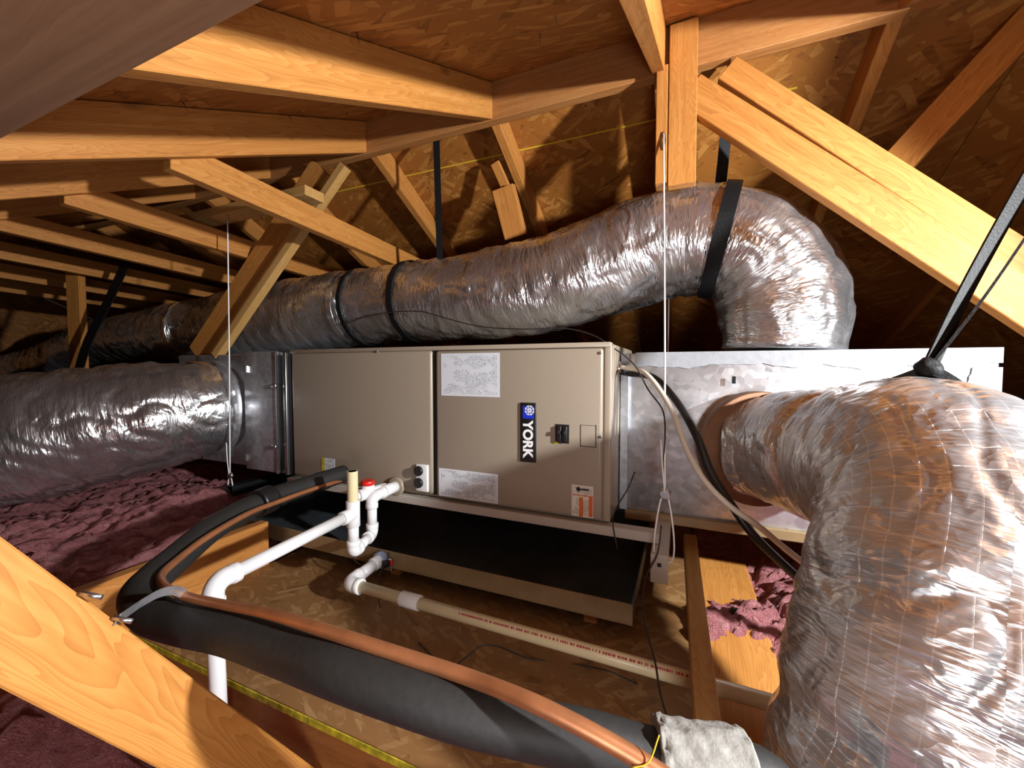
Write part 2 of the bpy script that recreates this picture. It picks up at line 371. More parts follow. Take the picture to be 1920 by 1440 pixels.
def tube(name, pts, r, mat, parent=None, n=None, nv=14, radii=None, smooth=True):
    pts = [V(p) for p in pts]; n = n or max(2, 8*(len(pts)-1)) if len(pts) > 2 else (n or 1)
    path = crom(pts, n)
    f = (lambda i, u, a: r)
    if radii:
        f = lambda i, u, a: radii[min(int(i/n*(len(radii)-1)), len(radii)-2)]*(1-(i/n*(len(radii)-1)-min(int(i/n*(len(radii)-1)), len(radii)-2)))+radii[min(int(i/n*(len(radii)-1)), len(radii)-2)+1]*((i/n*(len(radii)-1)-min(int(i/n*(len(radii)-1)), len(radii)-2)))
    v, fa, uv = sweep(path, f, nv); ctr = (pts[0]+pts[-1])/2
    o = put(name, mesh_from(name, [p-ctr for p in v], fa, uv), mat, parent, Matrix.Translation(ctr), smooth)
    if smooth:
        for p in o.data.polygons[-2:]: p.use_smooth = False
    return o
def duct(name, pts, radii, mat, parent, nu, nv, wr=.006, seed=0.0, pinch=(), slant=.05, lump=.01, creases=()):
    path = crom(pts, nu); pinch = list(pinch); seg = (path[1]-path[0]).length
    for q, dep, wid in creases: pinch.append((min(range(nu+1), key=lambda k: (path[k]-q).length)*seg, dep, wid))
    rp = crom([V((r, 0, 0)) for r in radii], nu) if False else None
    K = len(radii)-1
    def R0(i):
        s = i/nu*K; k = min(int(s), K-1); t = s-k; t = t*t*(3-2*t); return radii[k]*(1-t)+radii[k+1]*t
    def rf(i, u, a):
        ca, sa = math.cos(a), math.sin(a); r = R0(i); us = u+slant*math.sin(a+seed)+seed
        n1 = noise.noise(V((us*16, ca*1.3+seed, sa*1.3)))
        n2 = noise.noise(V((us*38, ca*2.2, sa*2.2+seed)))
        n3 = noise.noise(V((us*4, ca*1.1, sa*1.1-seed)))
        n4 = noise.noise(V((us*75+ca*2, ca*5, sa*5+seed)))
        cre = 1-min(1, abs(noise.noise(V((us*11+3, ca*2.0+seed, sa*2.0))))*5)
        d = wr*(n1*1.0+n2*.55+n4*.12-cre*.8)+lump*n3
        for pu, dep, wid in pinch: d -= dep*math.exp(-((u-pu)/wid)**2)*(1+.3*n2)
        return r+d
    v, fa, uv = sweep(path, rf, nv, cap=True)
    ctr = V(pts[0])
    o = put(name, mesh_from(name, [p-ctr for p in v], fa, uv), mat, parent, Matrix.Translation(ctr), True)
    return o, path
def band(name, path, i, r, wid, th, mat, parent=None, nv=64, frac=(0, 1), up=None):
    """flat strap round a duct at path index i"""
    t = (path[min(i+1, len(path)-1)]-path[max(i-1, 0)]).normalized(); c = path[i]
    ref = V((0, 0, 1)) if abs(t.z) < .8 else V((0, 1, 0))
    nrm = (ref-t*ref.dot(t)).normalized(); bn = t.cross(nrm); vs = []; fs = []
    for j in range(nv+1):
        a = 2*math.pi*(frac[0]+(frac[1]-frac[0])*j/nv); dr = nrm*math.cos(a)+bn*math.sin(a)
        rr = r+.003*noise.noise(dr*3+V((i, 0, 0)))
        for rr2, s in ((rr, -1), (rr+th, -1), (rr+th, 1), (rr, 1)): vs.append(dr*rr2+t*(s*wid/2))
    for j in range(nv):
        for k in range(4):
            k2 = (k+1) % 4; fs.append((j*4+k, j*4+k2, (j+1)*4+k2, (j+1)*4+k))
    fs += [(0, 1, 2, 3)[::-1], (nv*4, nv*4+1, nv*4+2, nv*4+3)]
    return put(name, mesh_from(name, vs, fs), mat, parent, Matrix.Translation(c))
def strip(name, pts, wid, th, wdir, mat, parent=None, n=24):
    """flat webbing along a path; wdir is the direction of its width"""
    path = crom(pts, n); vs = []; fs = []; c = V(pts[0])
    for i, p in enumerate(path):
        t = (path[min(i+1, n)]-path[max(i-1, 0)]).normalized(); wv = V(wdir); wv = (wv-t*wv.dot(t)).normalized(); nn = t.cross(wv)
        for a, b2 in ((-1, -1), (1, -1), (1, 1), (-1, 1)): vs.append(p-c+wv*(a*wid/2)+nn*(b2*th/2))
    for i in range(n):
        for k in range(4): fs.append((i*4+k, i*4+(k+1) % 4, (i+1)*4+(k+1) % 4, (i+1)*4+k))
    fs += [(3, 2, 1, 0), (n*4, n*4+1, n*4+2, n*4+3)]
    return put(name, mesh_from(name, vs, fs), mat, parent, Matrix.Translation(c))
def cyl(name, A, B, r, mat, parent=None, nv=20, bev=.0):
    A = V(A); B = V(B); fr = frame_of(A, B, V((0, 0, 1)) if abs((B-A).normalized().z) < .9 else V((0, 1, 0)))
    ln = (B-A).length; bm = bmesh.new(); bmesh.ops.create_cone(bm, cap_ends=True, segments=nv, radius1=r, radius2=r, depth=ln)
    bmesh.ops.rotate(bm, cent=(0, 0, 0), matrix=Matrix.Rotation(math.pi/2, 3, 'Y'), verts=bm.verts)
    o = put(name, bm_mesh(bm, name, bev, 1, 50), mat, parent, fr)
    for p in o.data.polygons: p.use_smooth = len(p.vertices) == 4
    return o
def quad(name, a, b2, c, d, off, mat, parent=None, th=.0008):
    """a thin sheet lying on a surface: corners tl, tr, br, bl, pushed out by 'off'"""
    a, b2, c, d = [V(p) for p in (a, b2, c, d)]; o = V(off); ctr = (a+c)/2
    vs = [p-ctr for p in (a, b2, c, d)]+[p-ctr+o for p in (a, b2, c, d)]
    fs = [(3, 2, 1, 0), (4, 5, 6, 7), (0, 1, 5, 4), (1, 2, 6, 5), (2, 3, 7, 6), (3, 0, 4, 7)]
    me = mesh_from(name, vs, fs); l = me.uv_layers.new(name='UVMap')
    co = {0: (0, 1), 1: (1, 1), 2: (1, 0), 3: (0, 0)}
    for p in me.polygons:
        for li in p.loop_indices: l.data[li].uv = co[me.loops[li].vertex_index % 4]
    return put(name, me, mat, parent, Matrix.Translation(ctr))

# ================================================================== THE ATTIC SHELL
SL = .50; RY = 1.42; RB = .938; RT = 1.085         # roof slope, ridge line depth, bottom and top of the ridge beam
XL, XR = -6.4, 3.0
def Zs(y): return 1.086-SL*abs(y-RY)              # underside of the roof sheathing
def PS(px, py):                                    # pixel onto the far roof slope
    r = ray(px, py); t = (1.086+SL*RY)/(r.z+SL*r.y); return r*t
floor = tag(box('floor', (XL, -3.1, -1.16), (XR, 5.9, -1.1), 'drywall'), kind='structure', label='paper faced ceiling board under the attic joists', cat='floor')
for nme, x in (('wall_left', XL), ('wall_right', XR)):
    ys = [(-2.95, -1.1), (5.79, -1.1), (RY, 1.08)]
    tag(prism(nme, ys, x-.012, x, 'osb', along=(0, 1, 0), bev=0), kind='structure', label='sheathed gable end wall of the attic', cat='wall')
ceil = thing('ceiling', 'orange strand board roof sheathing above the rafters', 'ceiling', (0, RY, 1.086), kind='structure')
cosS = 1/math.sqrt(1+SL*SL); sinS = SL*cosS
pan_me = {}
def slope_panel(x0, x1, s0, s1, side):
    bm = bmesh.new(); bmesh.ops.create_cube(bm, size=1); bmesh.ops.scale(bm, vec=(x1-x0-.003, s1-s0-.003, .012), verts=bm.verts)
    key = (round(x1-x0, 2), round(s1-s0, 2))
    if key not in pan_me: pan_me[key] = bm_mesh(bm, 'sheathing_panel', .001)
    sm = (s0+s1)/2; y = RY+side*sm*cosS; z = 1.086-sm*sinS
    yv = V((0, side*cosS, -sinS)); xv = V((1, 0, 0)); zv = xv.cross(yv)
    m = Matrix((xv, yv, zv)).transposed().to_4x4(); m.translation = V(((x0+x1)/2, y, z))+(zv if zv.z > 0 else -zv)*.007
    return put('sheathing_panel', pan_me[key], 'osb', ceil, m)
for side in (-1, 1):
    for rr in range(4):
        x = XL-(rr % 2)*1.22
        while x < XR:
            slope_panel(max(x, XL), min(x+2.44, XR), rr*1.22, (rr+1)*1.22, side); x += 2.44
# nail tips coming through the sheathing
def nail_bm(spots, nrm):
    vs = []; fs = []
    for p in spots:
        d = (V(nrm)+V((random.uniform(-.3, .3), random.uniform(-.3, .3), random.uniform(-.3, .3)))).normalized(); ln = random.uniform(.012, .032)
        a = d.orthogonal().normalized()*.0016; b2 = d.cross(a); k = len(vs)
        vs += [p+a, p+b2, p-a, p-b2, p+d*ln]; fs += [(k, k+1, k+4), (k+1, k+2, k+4), (k+2, k+3, k+4), (k+3, k, k+4)]
    return mesh_from('nail_tips', vs, fs)
sp = []
for i in range(90):
    y = random.uniform(.1, 1.36); sp.append(V((random.uniform(-2.2, 1.0), y, Zs(y)-.0005)))
o = put('nail_tips', nail_bm(sp, (0, .47, -.88)), 'nail', ceil); o['kind'] = 'stuff'
sp = []
for i in range(60):
    y = random.uniform(1.5, 2.6); sp.append(V((random.uniform(-2.4, 1.0), y, Zs(y)-.0005)))
o = put('nail_tips', nail_bm(sp, (0, -.47, -.88)), 'nail', ceil); o['kind'] = 'stuff'
ch = PS(1040, 265); a = V((-2.6, ch.y, Zs(ch.y))); b2 = V((.35, ch.y+.004, Zs(ch.y+.004)))
strip('chalk_line', [a+V((0, -.001, -.002)), b2+V((0, -.001, -.002))], .006, .002, (0, cosS, -sinS), 'chalk', ceil, 2)

# ridge beam
RX = [-.08+.61*k for k in range(-8, 3)]
rb = tag(board('ridge_beam', (XL+.01, RY, (RB+RT)/2), (.537, RY, (RB+RT)/2), RT-RB, .038, (0, 0, 1), 'wood_red'), 'long reddish ridge beam running along the peak of the roof', 'beam')
rb2 = tag(board('ridge_beam', (.541, RY, (RB+RT)/2+.006), (XR-.01, RY, (RB+RT)/2+.006), RT-RB-.012, .038, (0, 0, 1), 'wood_red'), 'continuing length of ridge beam beyond the butt joint', 'beam')
TIES = [-1.30, -1.91, -2.52, -3.13, -3.74, -4.35]
for x in RX:
    k = round((x+.08)/.61)
    dv = .135; y1 = RY-.0195; y0 = -2.2
    prof = [(y1, Zs(y1)-.001), (y0, Zs(y0)-.001), (y0, Zs(y0)-dv), (y1, Zs(y1)-dv)]
    if k == -1: lab, grp, mt = 'bold grained wide rafter meeting the ridge, bare of any tie', None, 'wood_bold'
    elif k == 0: lab, grp, mt = 'rafter whose end butts the ridge beside the double post', None, 'wood'
    elif k <= -2: lab, grp, mt = (['front slope rafter carrying the bold grained collar tie']+['front slope rafter carrying the %s collar tie past the bold grained one' % q_ for q_ in ('first', 'second', 'third', 'fourth', 'fifth')]+['front slope rafter past the last collar tie'])[min(-2-k, 6)], 'front slope rafters', 'wood'
    else: lab, grp, mt = 'reddish rafter meeting the ridge at its butt joint', None, 'wood_red'
    if k < 2: tag(prism('rafter', prof, x-.019, x+.019, mt, along=(0, cosS, sinS)), lab, 'rafter', grp)
    dv = .105; y0 = RY+.0195; y1 = 5.0
    prof = [(y0, Zs(y0)-.001), (y1, Zs(y1)-.001), (y1, Zs(y1)-dv), (y0, Zs(y0)-dv)]
    lab = ('back slope rafter, %s past the scab boards away from the post' % ('zeroth', 'first', 'second', 'third', 'fourth', 'fifth', 'sixth', 'seventh')[min(7, -1-k)]) if k < -1 else ('back slope rafter, %s past the double post towards the brace' % ('zeroth', 'first', 'second')[max(0, k)]); grp = 'back slope rafters'
    if k == -1: lab, grp = 'back slope rafter with short scab boards nailed to it', grp
    if k == 0: lab, grp = 'back slope rafter directly behind the double post', None
    tag(prism('rafter', prof, x-.019, x+.019, 'wood', along=(0, cosS, -sinS)), lab, 'rafter', grp)
# purlin near the viewer
r_ = ray(500, 0); k_ = r_.z/r_.y; y_ = (1.086-.135-SL*RY-.046)/(k_-SL); pc0 = V((0, y_, y_*k_)); dn = V((0, -cosS, -sinS)); up = V((0, -sinS, cosS))
c = pc0+dn*.092+up*.019
tag(board('purlin', c+V((-3.4, 0, 0)), c+V((.55, 0, 0)), .184, .038, dn, 'wood_dull'), 'broad brown purlin board fixed across the undersides of the rafters', 'board')

# collar ties
for i, x in enumerate(TIES):
    ya = .74; xx = x-.0385
    za = .612
    A = V((xx, ya-.06, za-.012)); B = V((xx, 2.16, za-.075))
    mt = 'wood_bold' if i == 0 else 'wood'
    lab = 'bold grained collar tie joining both roof slopes, end showing above foil duct' if i == 0 else 'plain collar tie, %s past the bold grained tie' % ('', 'first', 'second', 'third', 'fourth', 'fifth')[i]
    tag(board('collar_tie', A, B, .089, .038, (0, 0, 1), mt), lab, 'beam', 'collar ties')

# post with bolt, and scabs
pt = thing('roof_post', 'double upright post hanging from ridge, bolt through its side', 'post', (-.02, 1.38, .60))
board('post_board', (-.008, 1.375, .566), (-.008, 1.375, 1.050), .080, .038, (1, 0, 0), 'wood', pt)
board('post_board', (-.068, 1.385, .578), (-.068, 1.385, .936), .034, .060, (1, 0, 0), 'wood', pt)
bl = cyl('bolt', (.030, 1.378, .785), (.075, 1.378, .79), .004, 'steel', pt, 12)
cyl('nut', (.036, 1.378, .7855), (.046, 1.378, .7865), .009, 'steel', bl, 6)
a = PS(935, 300); bb = PS(985, 395)
tag(board('scab_board', PY(928, 305, 1.62), PY(958, 372, 1.68), .04, .02, (1, 0, 0), 'wood'), 'thin splintered scab board beside a back slope rafter', 'board')
tag(board('scab_block', PY(944, 352, 1.63), PY(968, 445, 1.69), .10, .038, (1, 0, 0.2), 'wood'), 'chunky lumber block hanging beside back slope rafter', 'board')

# diagonal braces
A = PY(1292, 172, 1.378); B = PY(1980, 612, 1.378)
tag(board('diagonal_brace', A, B, .092, .038, (0.7, 0, .7), 'wood'), 'front board of the doubled diagonal brace descending from the post', 'beam')
A = PY(1362, 135, 1.42); B = PY(1990, 540, 1.42)
tag(board('diagonal_brace', A, B, .070, .045, (0.7, 0, .7), 'wood'), 'rear board of the doubled diagonal brace, stamped with red ink', 'beam')
A = PY(1990, -20, 1.60); B = PY(1672, 318, 1.60)
tag(board('diagonal_brace', A, B, .085, .045, (0.7, -.2, -.7), 'wood'), 'single brace leaning behind the doubled diagonal brace', 'beam')
jb = thing('diagonal_brace', 'tee shaped slanting brace running down to the return duct', 'beam', PY(380, 665, 1.30))
A = PY(606, 318, 1.365); B = PY(374, 668, 1.26)
board('brace_board', A, B, .135, .038, (.63, 0, -.78), 'wood', jb)
A = PY(648, 312, 1.335); B = PY(407, 668, 1.225)
board('brace_board', A, B, .036, .04, (.63, 0, -.78), 'wood_pale', jb)
tag(board('stud_post', (-3.29, 1.19, -1.095), (-3.29, 1.19, .60), .085, .038, (1, .3, 0), 'wood'), 'slim upright stud standing behind the return duct', 'post')
# hanger board on the ties and its blocks
hb = board('hanger_board', (-2.35, 1.17, .682), (PY(590, 345, 1.17).x, 1.17, .682), .089, .038, (0, 1, 0), 'wood_pale')
tag(hb, 'pale lumber lying across collar ties with sawn end showing', 'board')

# ================================================================== FLOOR FRAMING
deck = thing('deck_platform', 'strand board work deck under the air handler', 'deck', (-.7, 1.0, -.72))
DZ = -.72
for x0, x1, y0, y1 in ((-1.385, .05, .575, 1.62), (-1.385, .05, 1.625, 2.8)):
    box('deck_panel', (x0, y0, DZ-.018), (x1, y1, DZ), 'osb_deck', deck, .001)
box('painted_edge', (-1.385, .5728, DZ-.0185), (.05, .5748, DZ-.004), 'yellow', deck)
tag(board('joist', (-1.405, -.7, -.72), (-1.405, .985, -.72), .315, .038, (0, 0, 1), 'wood'), 'ceiling joist along the deck edge beside the black line', 'joist')
tag(board('joist', (-1.380, .600, -.884), (.9, .600, -.884), .286, .038, (0, 0, 1), 'wood_red'), 'ceiling joist under the yellow painted deck edge', 'joist')
tag(board('joist', (-1.380, 1.95, -.884), (.05, 1.95, -.884), .286, .038, (0, 0, 1), 'wood_red'), 'ceiling joist under the back of the deck', 'joist')
tag(board('sleeper_board', PZ(1331, 1420, -.60), PZ(1293, 1015, -.60), .040, .05, (1, 0, 0), 'wood_pale'), 'narrow board laid over the cream drain pipe', 'board')
q = PZ(1395, 1180, -.70)
tag(board('floor_plank', (.145, .79, -.70), (.145, 1.6, -.70), .15, .02, (1, 0, 0), 'wood_bold'), 'short yellowish plank half buried in pink insulation', 'board')
# near truss web, its face turned to the right
XB = -.655
u0 = PX(0, 1005, XB); u1 = PX(590, 1440, XB); l0 = PX(0, 1290, XB)
dd = (u1-u0).normalized(); nn = V((0, dd.z, -dd.y)); wid = abs((l0-u0).dot(nn))
mid = u0+nn*(wid/2) if (l0-u0).dot(nn) > 0 else u0-nn*(wid/2)
mid.x -= .019
tag(board('truss_web', mid-dd*.34, mid+dd*1.02, wid, .038, nn, 'wood_bold'), 'broad bold grained truss web slanting into the pink insulation', 'beam')

# ================================================================== INSULATION
def fluff(name, x0, x1, y0, y1, hf, step, label, seed):
    nx = int((x1-x0)/step); ny = int((y1-y0)/step); vs = []; fs = []
    for j in range(ny+1):
        for i in range(nx+1):
            x = x0+(x1-x0)*i/nx; y = y0+(y1-y0)*j/ny
            p = V((x, y, seed))
            h = hf(x, y)
            vd = noise.voronoi(V((x*26+1.1*noise.noise(p*14), y*26+1.1*noise.noise(p*14+V((4, 4, 4))), seed)))[0]
            h += .03*noise.noise(p*4)+.018*noise.noise(p*11)+.032*max(0, .75-vd[0])+.012*abs(noise.noise(p*34))+.009*noise.noise(p*80)
            h -= .02*max(0, 1-abs(noise.noise(p*7+V((5, 2, 0))))*8)
            vs.append(V((x+.01*noise.noise(p*20), y+.01*noise.noise(p*20+V((9, 9, 9))), h)))
    for j in range(ny):
        for i in range(nx):
            a = j*(nx+1)+i; fs.append((a, a+1, a+nx+2, a+nx+1))
    o = put(name, mesh_from(name, vs, fs), 'pink', None, None, True)
    return tag(o, label, 'insulation', None, 'stuff')
fluff('fiberglass_insulation', -4.4, -1.43, -.2, 2.4, lambda x, y: -.60+.05*math.exp(-((x+1.8)**2+(y-.95)**2)*6)-.17*min(1, max(0, (x+1.82)/.12))*min(1, max(0, (y-.90)/.1)), .015, 'pink fiberglass insulation heaped under the return duct', 1.3)
fluff('fiberglass_insulation', -1.38, 1.6, -.7, .575, lambda x, y: -.98+.27*min(1, max(0, (-.86-x)/.30))*min(1, max(0, (.54-y)/.12))+(.03+.10*math.exp(-((x+.62)/.16)**2))*math.exp(-((y-.49)/.07)**2), .012, 'pink fiberglass insulation below the slanting truss web', 4.1)
fluff('fiberglass_insulation', .062, 1.4, .625, 2.5, lambda x, y: -.735+.05*math.exp(-((x-.40)**2)*25)+.05*math.exp(-((y-1.22-.3*(x-.15))**2)*70), .009, 'pink fiberglass insulation around the short yellowish plank', 8.2)

for i_, (px, py, lab, mt, L_) in enumerate(((1448, 1142, 'curled black tape scrap on pink insulation', 'black', .05), (1370, 1150, 'short black tape scrap on pink insulation', 'black', .03), (1485, 1222, 'small white paper scrap on pink insulation', 'white', .025))):
    q = PZ(px, py, -.665)
    tag(strip('tape_scrap', [q, q+V((L_*.4, L_*.3, .012)), q+V((L_*.5, L_, .004))], .012, .001, (1, -.4, 0), mt, None, 10), lab, 'scrap')
# ================================================================== AIR HANDLER
UX0, UX1, UY, UB, UT = -1.507, -.188, 1.19, -.46, .073
FN = V((0, -1, 0))
def U(px, py, off=0): return PY(px, py, UY-off)
ah = thing('air_handler', 'taupe air handler cabinet lying on its side below the ridge', 'air handler', ((UX0+UX1)/2, UY+.27, UB))
box('cabinet', (UX0, UY+.004, UB), (UX1, UY+.53, UT), 'paint_edge', ah, .006, 3)
xs = U(813, 780).x; xs2 = U(821, 780).x
p1 = box('access_panel', (UX0+.012, UY-.012, UB+.012), (xs, UY+.006, UT-.012), 'paint', ah, .009, 4)
p2 = box('access_panel', (xs2, UY-.012, UB+.008), (UX1-.022, UY+.006, UT-.014), 'paint', ah, .009, 4)
box('panel_gap', (xs-.002, UY-.001, UB+.01), (xs2+.002, UY+.0035, UT-.012), 'dark', ah)
box('corner_post', (UX1-.020, UY-.004, UB+.004), (UX1+.0015, UY+.016, UT-.004), 'paint_edge', ah, .004, 3)
box('top_flange', (UX0, UY-.010, UT-.012), (UX1, UY+.03, UT+.003), 'paint_edge', ah, .003, 2)
def sticker(name, x0, y0, x1, y1, mat, parent, off=.0125, th=.0006):
    # pixel rectangle -> upright rectangle on the panel plane
    a = PY(x0, y0, UY-off); c2 = PY(x1, y1, UY-off); y = UY-off
    return quad(name, (a.x, y, a.z), (c2.x, y, a.z), (c2.x, y, c2.z), (a.x, y, c2.z), (0, -th, 0), mat, parent)
ad = dict()
o = sticker('wiring_label', 827, 663, 937, 745, 'lbl_wiring', p2); o['label'] = 'white wiring diagram sheet'
o = sticker('rating_label', 823, 877, 934, 945, 'lbl_rating', p2); o['label'] = 'white rating plate sticker'
wl = sticker('warning_label', 1072, 908, 1112, 972, 'lbl_warn', p2); wl['label'] = 'white and orange warning sticker'
# badge
def ux(px): return PY(px, 810, UY-.0125).x
bx0, bx1 = ux(976), ux(1006); za = PY(990, 755, UY-.0125).z; zb = PY(990, 866, UY-.0125).z
bd = box('badge', (bx0, UY-.0175, zb), (bx1, UY-.012, za), 'black', ah, .0025, 3); bd['label'] = 'black YORK name badge with blue square'
bw = bx1-bx0; bh = za-zb
sq0 = bx0+bw*.18; sq1 = bx1-bw*.14
box('blue_square', (sq0, UY-.0182, za-bh*.265), (sq1, UY-.0174, za-bh*.055), 'blue', bd)
# snowflake emblem
cx = sq0+(sq1-sq0)*.62; cz = za-bh*.125; rr = bw*.30; bm = bmesh.new()
def bar(bm, c, a, l0, l1, wd, y0, y1):
    d = V((math.cos(a), 0, math.sin(a))); n2 = V((-d.z, 0, d.x))*wd/2
    ps = [c+d*l0-n2, c+d*l1-n2, c+d*l1+n2, c+d*l0+n2]
    lo = [bm.verts.new((p.x, y1, p.z)) for p in ps]; hi = [bm.verts.new((p.x, y0, p.z)) for p in ps]
    bm.faces.new(hi); bm.faces.new(lo[::-1])
    for i in range(4): bm.faces.new((hi[i], lo[i], lo[(i+1) % 4], hi[(i+1) % 4]))
for k in range(8):
    a = k*math.pi/4+math.pi/8; c = V((cx, 0, cz)); bar(bm, c, a, rr*.12, rr, rr*.17, UY-.0188, UY-.018)
    e = c+V((math.cos(a), 0, math.sin(a)))*rr*.62
    for s in (-1, 1): bar(bm, e, a+s*.75, 0, rr*.38, rr*.14, UY-.0188, UY-.018)
put('snowflake', bm_mesh(bm, 'snowflake'), 'white', bd)
# lettering, read from top to bottom
fc = bpy.data.curves.new('lettering', 'FONT'); fc.body = 'YORK'; fc.size = 1; fc.offset = .042; fc.extrude = 0; fc.space_character = 1.02
fo = bpy.data.objects.new('tmp_text', fc); C.objects.link(fo); bpy.context.view_layer.update()
me = bpy.data.meshes.new_from_object(fo.evaluated_get(bpy.context.evaluated_depsgraph_get())); bpy.data.objects.remove(fo)
lx = [v.co.x for v in me.vertices]; ly = [v.co.y for v in me.vertices]; w0, w1, h0, h1 = min(lx), max(lx), min(ly), max(ly)
z_top = za-bh*.285; z_bot = zb+bh*.06; x_l = bx0+bw*.19; x_r = bx1-bw*.17
for v in me.vertices:
    tx = (v.co.x-w0)/(w1-w0); ty = (v.co.y-h0)/(h1-h0)
    v.co = (x_l+(x_r-x_l)*ty, UY-.0185, z_top+(z_bot-z_top)*tx)
bm = bmesh.new(); bm.from_mesh(me)
put('lettering', bm_mesh(bm, 'lettering'), 'white', bd)
# breaker opening, knock-out, plugs, screws
br = sticker('breaker_opening', 1041, 795, 1067, 832, 'dark', ah, .0122, .0008)
a = PY(1054, 812, UY-.014)
for dx in (-.009, .009):
    k = box('breaker', (a.x+dx-.008, UY-.022, a.z-.028), (a.x+dx+.008, UY-.011, a.z+.022), 'black', ah, .002, 2)
    box('toggle', (a.x+dx-.004, UY-.03, a.z-.002), (a.x+dx+.004, UY-.021, a.z+.010), 'black', k, .0015)
box('torn_edge', (a.x-.026, UY-.0145, a.z-.034), (a.x-.012, UY-.0115, a.z-.026), 'yellow', ah)
for (x0, y0, x1, y1) in ((1088, 797, 1089, 838), (1117, 797, 1118, 838), (1088, 797, 1118, 798), (1088, 837, 1118, 838)):
    sticker('knockout_groove', x0, y0, x1, y1, 'dark', p2, .0121, .0004)
pl = box('line_plate', (U(786, 868).x, UY-.022, U(790, 918).z), (U(808, 868).x, UY-.011, U(790, 868).z), 'white', ah, .004, 3); pl['label'] = 'white plate with two black plugs'
for py in (880, 902):
    a = U(793, py); cyl('plug', (a.x, UY-.034, a.z), (a.x, UY-.0215, a.z), .0175, 'black', pl, 24, .002)
for px, py in ((711, 659), (1127, 818), (1127, 662), (640, 884)):
    a = U(px, py); cyl('screw', (a.x, UY-.0155, a.z), (a.x, UY-.009, a.z), .0045, 'steel', ah, 10, .001)
o = sticker('service_tag', 603, 858, 628, 884, 'lbl_small', p1); o['label'] = 'small white and yellow tag'
sticker('yellow_stripe', 603, 858, 609, 884, 'yellow', o, .0132, .0004)
sticker('warning_stripe', 1074, 928, 1112, 931, 'orange', wl, .0132, .0004)
for px in (1086, 1104): sticker('warning_stripe', px, 932, px+7, 970, 'orange', wl, .0132, .0004)
a = PY(1092, 918, UY-.0135); cyl('pictogram', (a.x-.012, UY-.0142, a.z), (a.x-.012, UY-.0131, a.z), .007, 'dark', wl, 12)
box('pictogram', (a.x-.004, UY-.0142, a.z-.002), (a.x+.02, UY-.0131, a.z+.003), 'dark', wl)
# grommet on the end face
a = PX(1160, 690, UX1+.002); cyl('grommet', (UX1-.002, a.y, a.z), (UX1+.012, a.y, a.z), .022, 'steel', ah, 20, .002)

# filter rack and return plenum
fx0 = U(464, 770).x; fx1 = U(524, 770).x
fr = thing('filter_rack', 'bare metal filter rack with hinged door left of cabinet', 'filter rack', ((fx0+UX0)/2, UY+.25, UB))
box('rack_body', (fx0+.004, UY+.006, UB+.004), (UX0-.004, UY+.5, UT-.006), 'galv_dull', fr, .002)
dr = box('door', (fx0, UY-.012, UB+.008), (fx1, UY+.004, UT-.002), 'galv', fr, .003, 2)
box('door_lip', (fx1-.004, UY-.018, UB+.006), (fx1+.006, UY-.008, UT-.002), 'steel', dr, .001)
box('rack_slot', (fx1+.010, UY+.001, UB+.02), (UX0-.026, UY+.005, UT-.02), 'dark', fr)
box('track', (UX0-.036, UY-.016, UB+.006), (UX0-.018, UY+.004, UT-.008), 'steel', fr, .003, 2)
box('rack_slot', (UX0-.016, UY-.001, UB+.008), (UX0-.004, UY+.005, UT-.01), 'dark', fr)
for py in (723, 836):
    a = U(524, py); lt = box('latch', (a.x-.014, UY-.03, a.z-.008), (a.x+.014, UY-.012, a.z+.008), 'steel', fr, .003, 2)
    cyl('latch_wire', (a.x-.03, UY-.024, a.z), (a.x+.02, UY-.024, a.z), .003, 'steel', lt, 8)
for py in (692, 857):
    a = U(466, py); box('hinge', (a.x-.012, UY-.018, a.z-.016), (a.x+.006, UY-.008, a.z+.016), 'steel', fr, .002)
rp = thing('return_plenum', 'galvanized return box between filter rack and foil duct', 'plenum', (-2.05, UY+.25, UB))
box('box_body', (-2.34, UY+.02, UB+.01), (fx0-.002, UY+.5, UT-.01), 'galv', rp, .003)
RC = V((-2.045, UY+.015, -.185)); RRr = .232
cyl('collar', RC+V((0, .02, 0)), RC+V((0, -.04, 0)), RRr-.012, 'galv', rp, 48)

# supply plenum
PYF = 1.38; PXE = .725; PT = .048; PB = -.475
sp_ = thing('supply_plenum', 'galvanized supply plenum with grey sealed edges', 'plenum', (.27, PYF+.2, PB))
box('plenum_body', (UX1+.003, PYF, PB), (PXE, PYF+.42, PT), 'galv', sp_, .004, 2)
bm = bmesh.new()
def seal(x0, x1, z0, z1, edge, n=60):
    """mastic smear with a wandering inner edge; 'edge' names the wandering side"""
    vs = []; fs = []
    for i in range(n+1):
        t = i/n; nz = .012*noise.noise(V((t*9, x0*5, z0*5)))+.006*noise.noise(V((t*30, 2, z1)))
        if edge == 'bottom': x = x0+(x1-x0)*t; a = V((x, PYF-.004, z1)); c2 = V((x, PYF-.004, z0+nz))
        elif edge == 'left': z = z0+(z1-z0)*t; a = V((x1, PYF-.004, z)); c2 = V((x0+nz, PYF-.004, z))
        vs += [a, c2, a+V((0, .006, 0)), c2+V((0, .006, 0))]
    for i in range(n):
        k = i*4; fs += [(k, k+4, k+5, k+1), (k, k+2, k+6, k+4), (k+1, k+5, k+7, k+3)]
    return mesh_from('sealant', vs, fs)
put('sealant', seal(UX1+.05, PXE+.004, PT-.042, PT+.003, 'bottom'), 'mastic', sp_)
put('sealant', seal(PXE-.055, PXE+.004, PB, PT-.046, 'left'), 'mastic', sp_)
box('bottom_flange', (UX1+.02, PYF-.012, PB-.03), (PXE, PYF+.43, PB+.002), 'pan_rim', sp_, .003)
box('start_flange', (UX1+.002, PYF-.012, PB), (UX1+.03, PYF+.01, PT), 'galv_dull', sp_, .002)

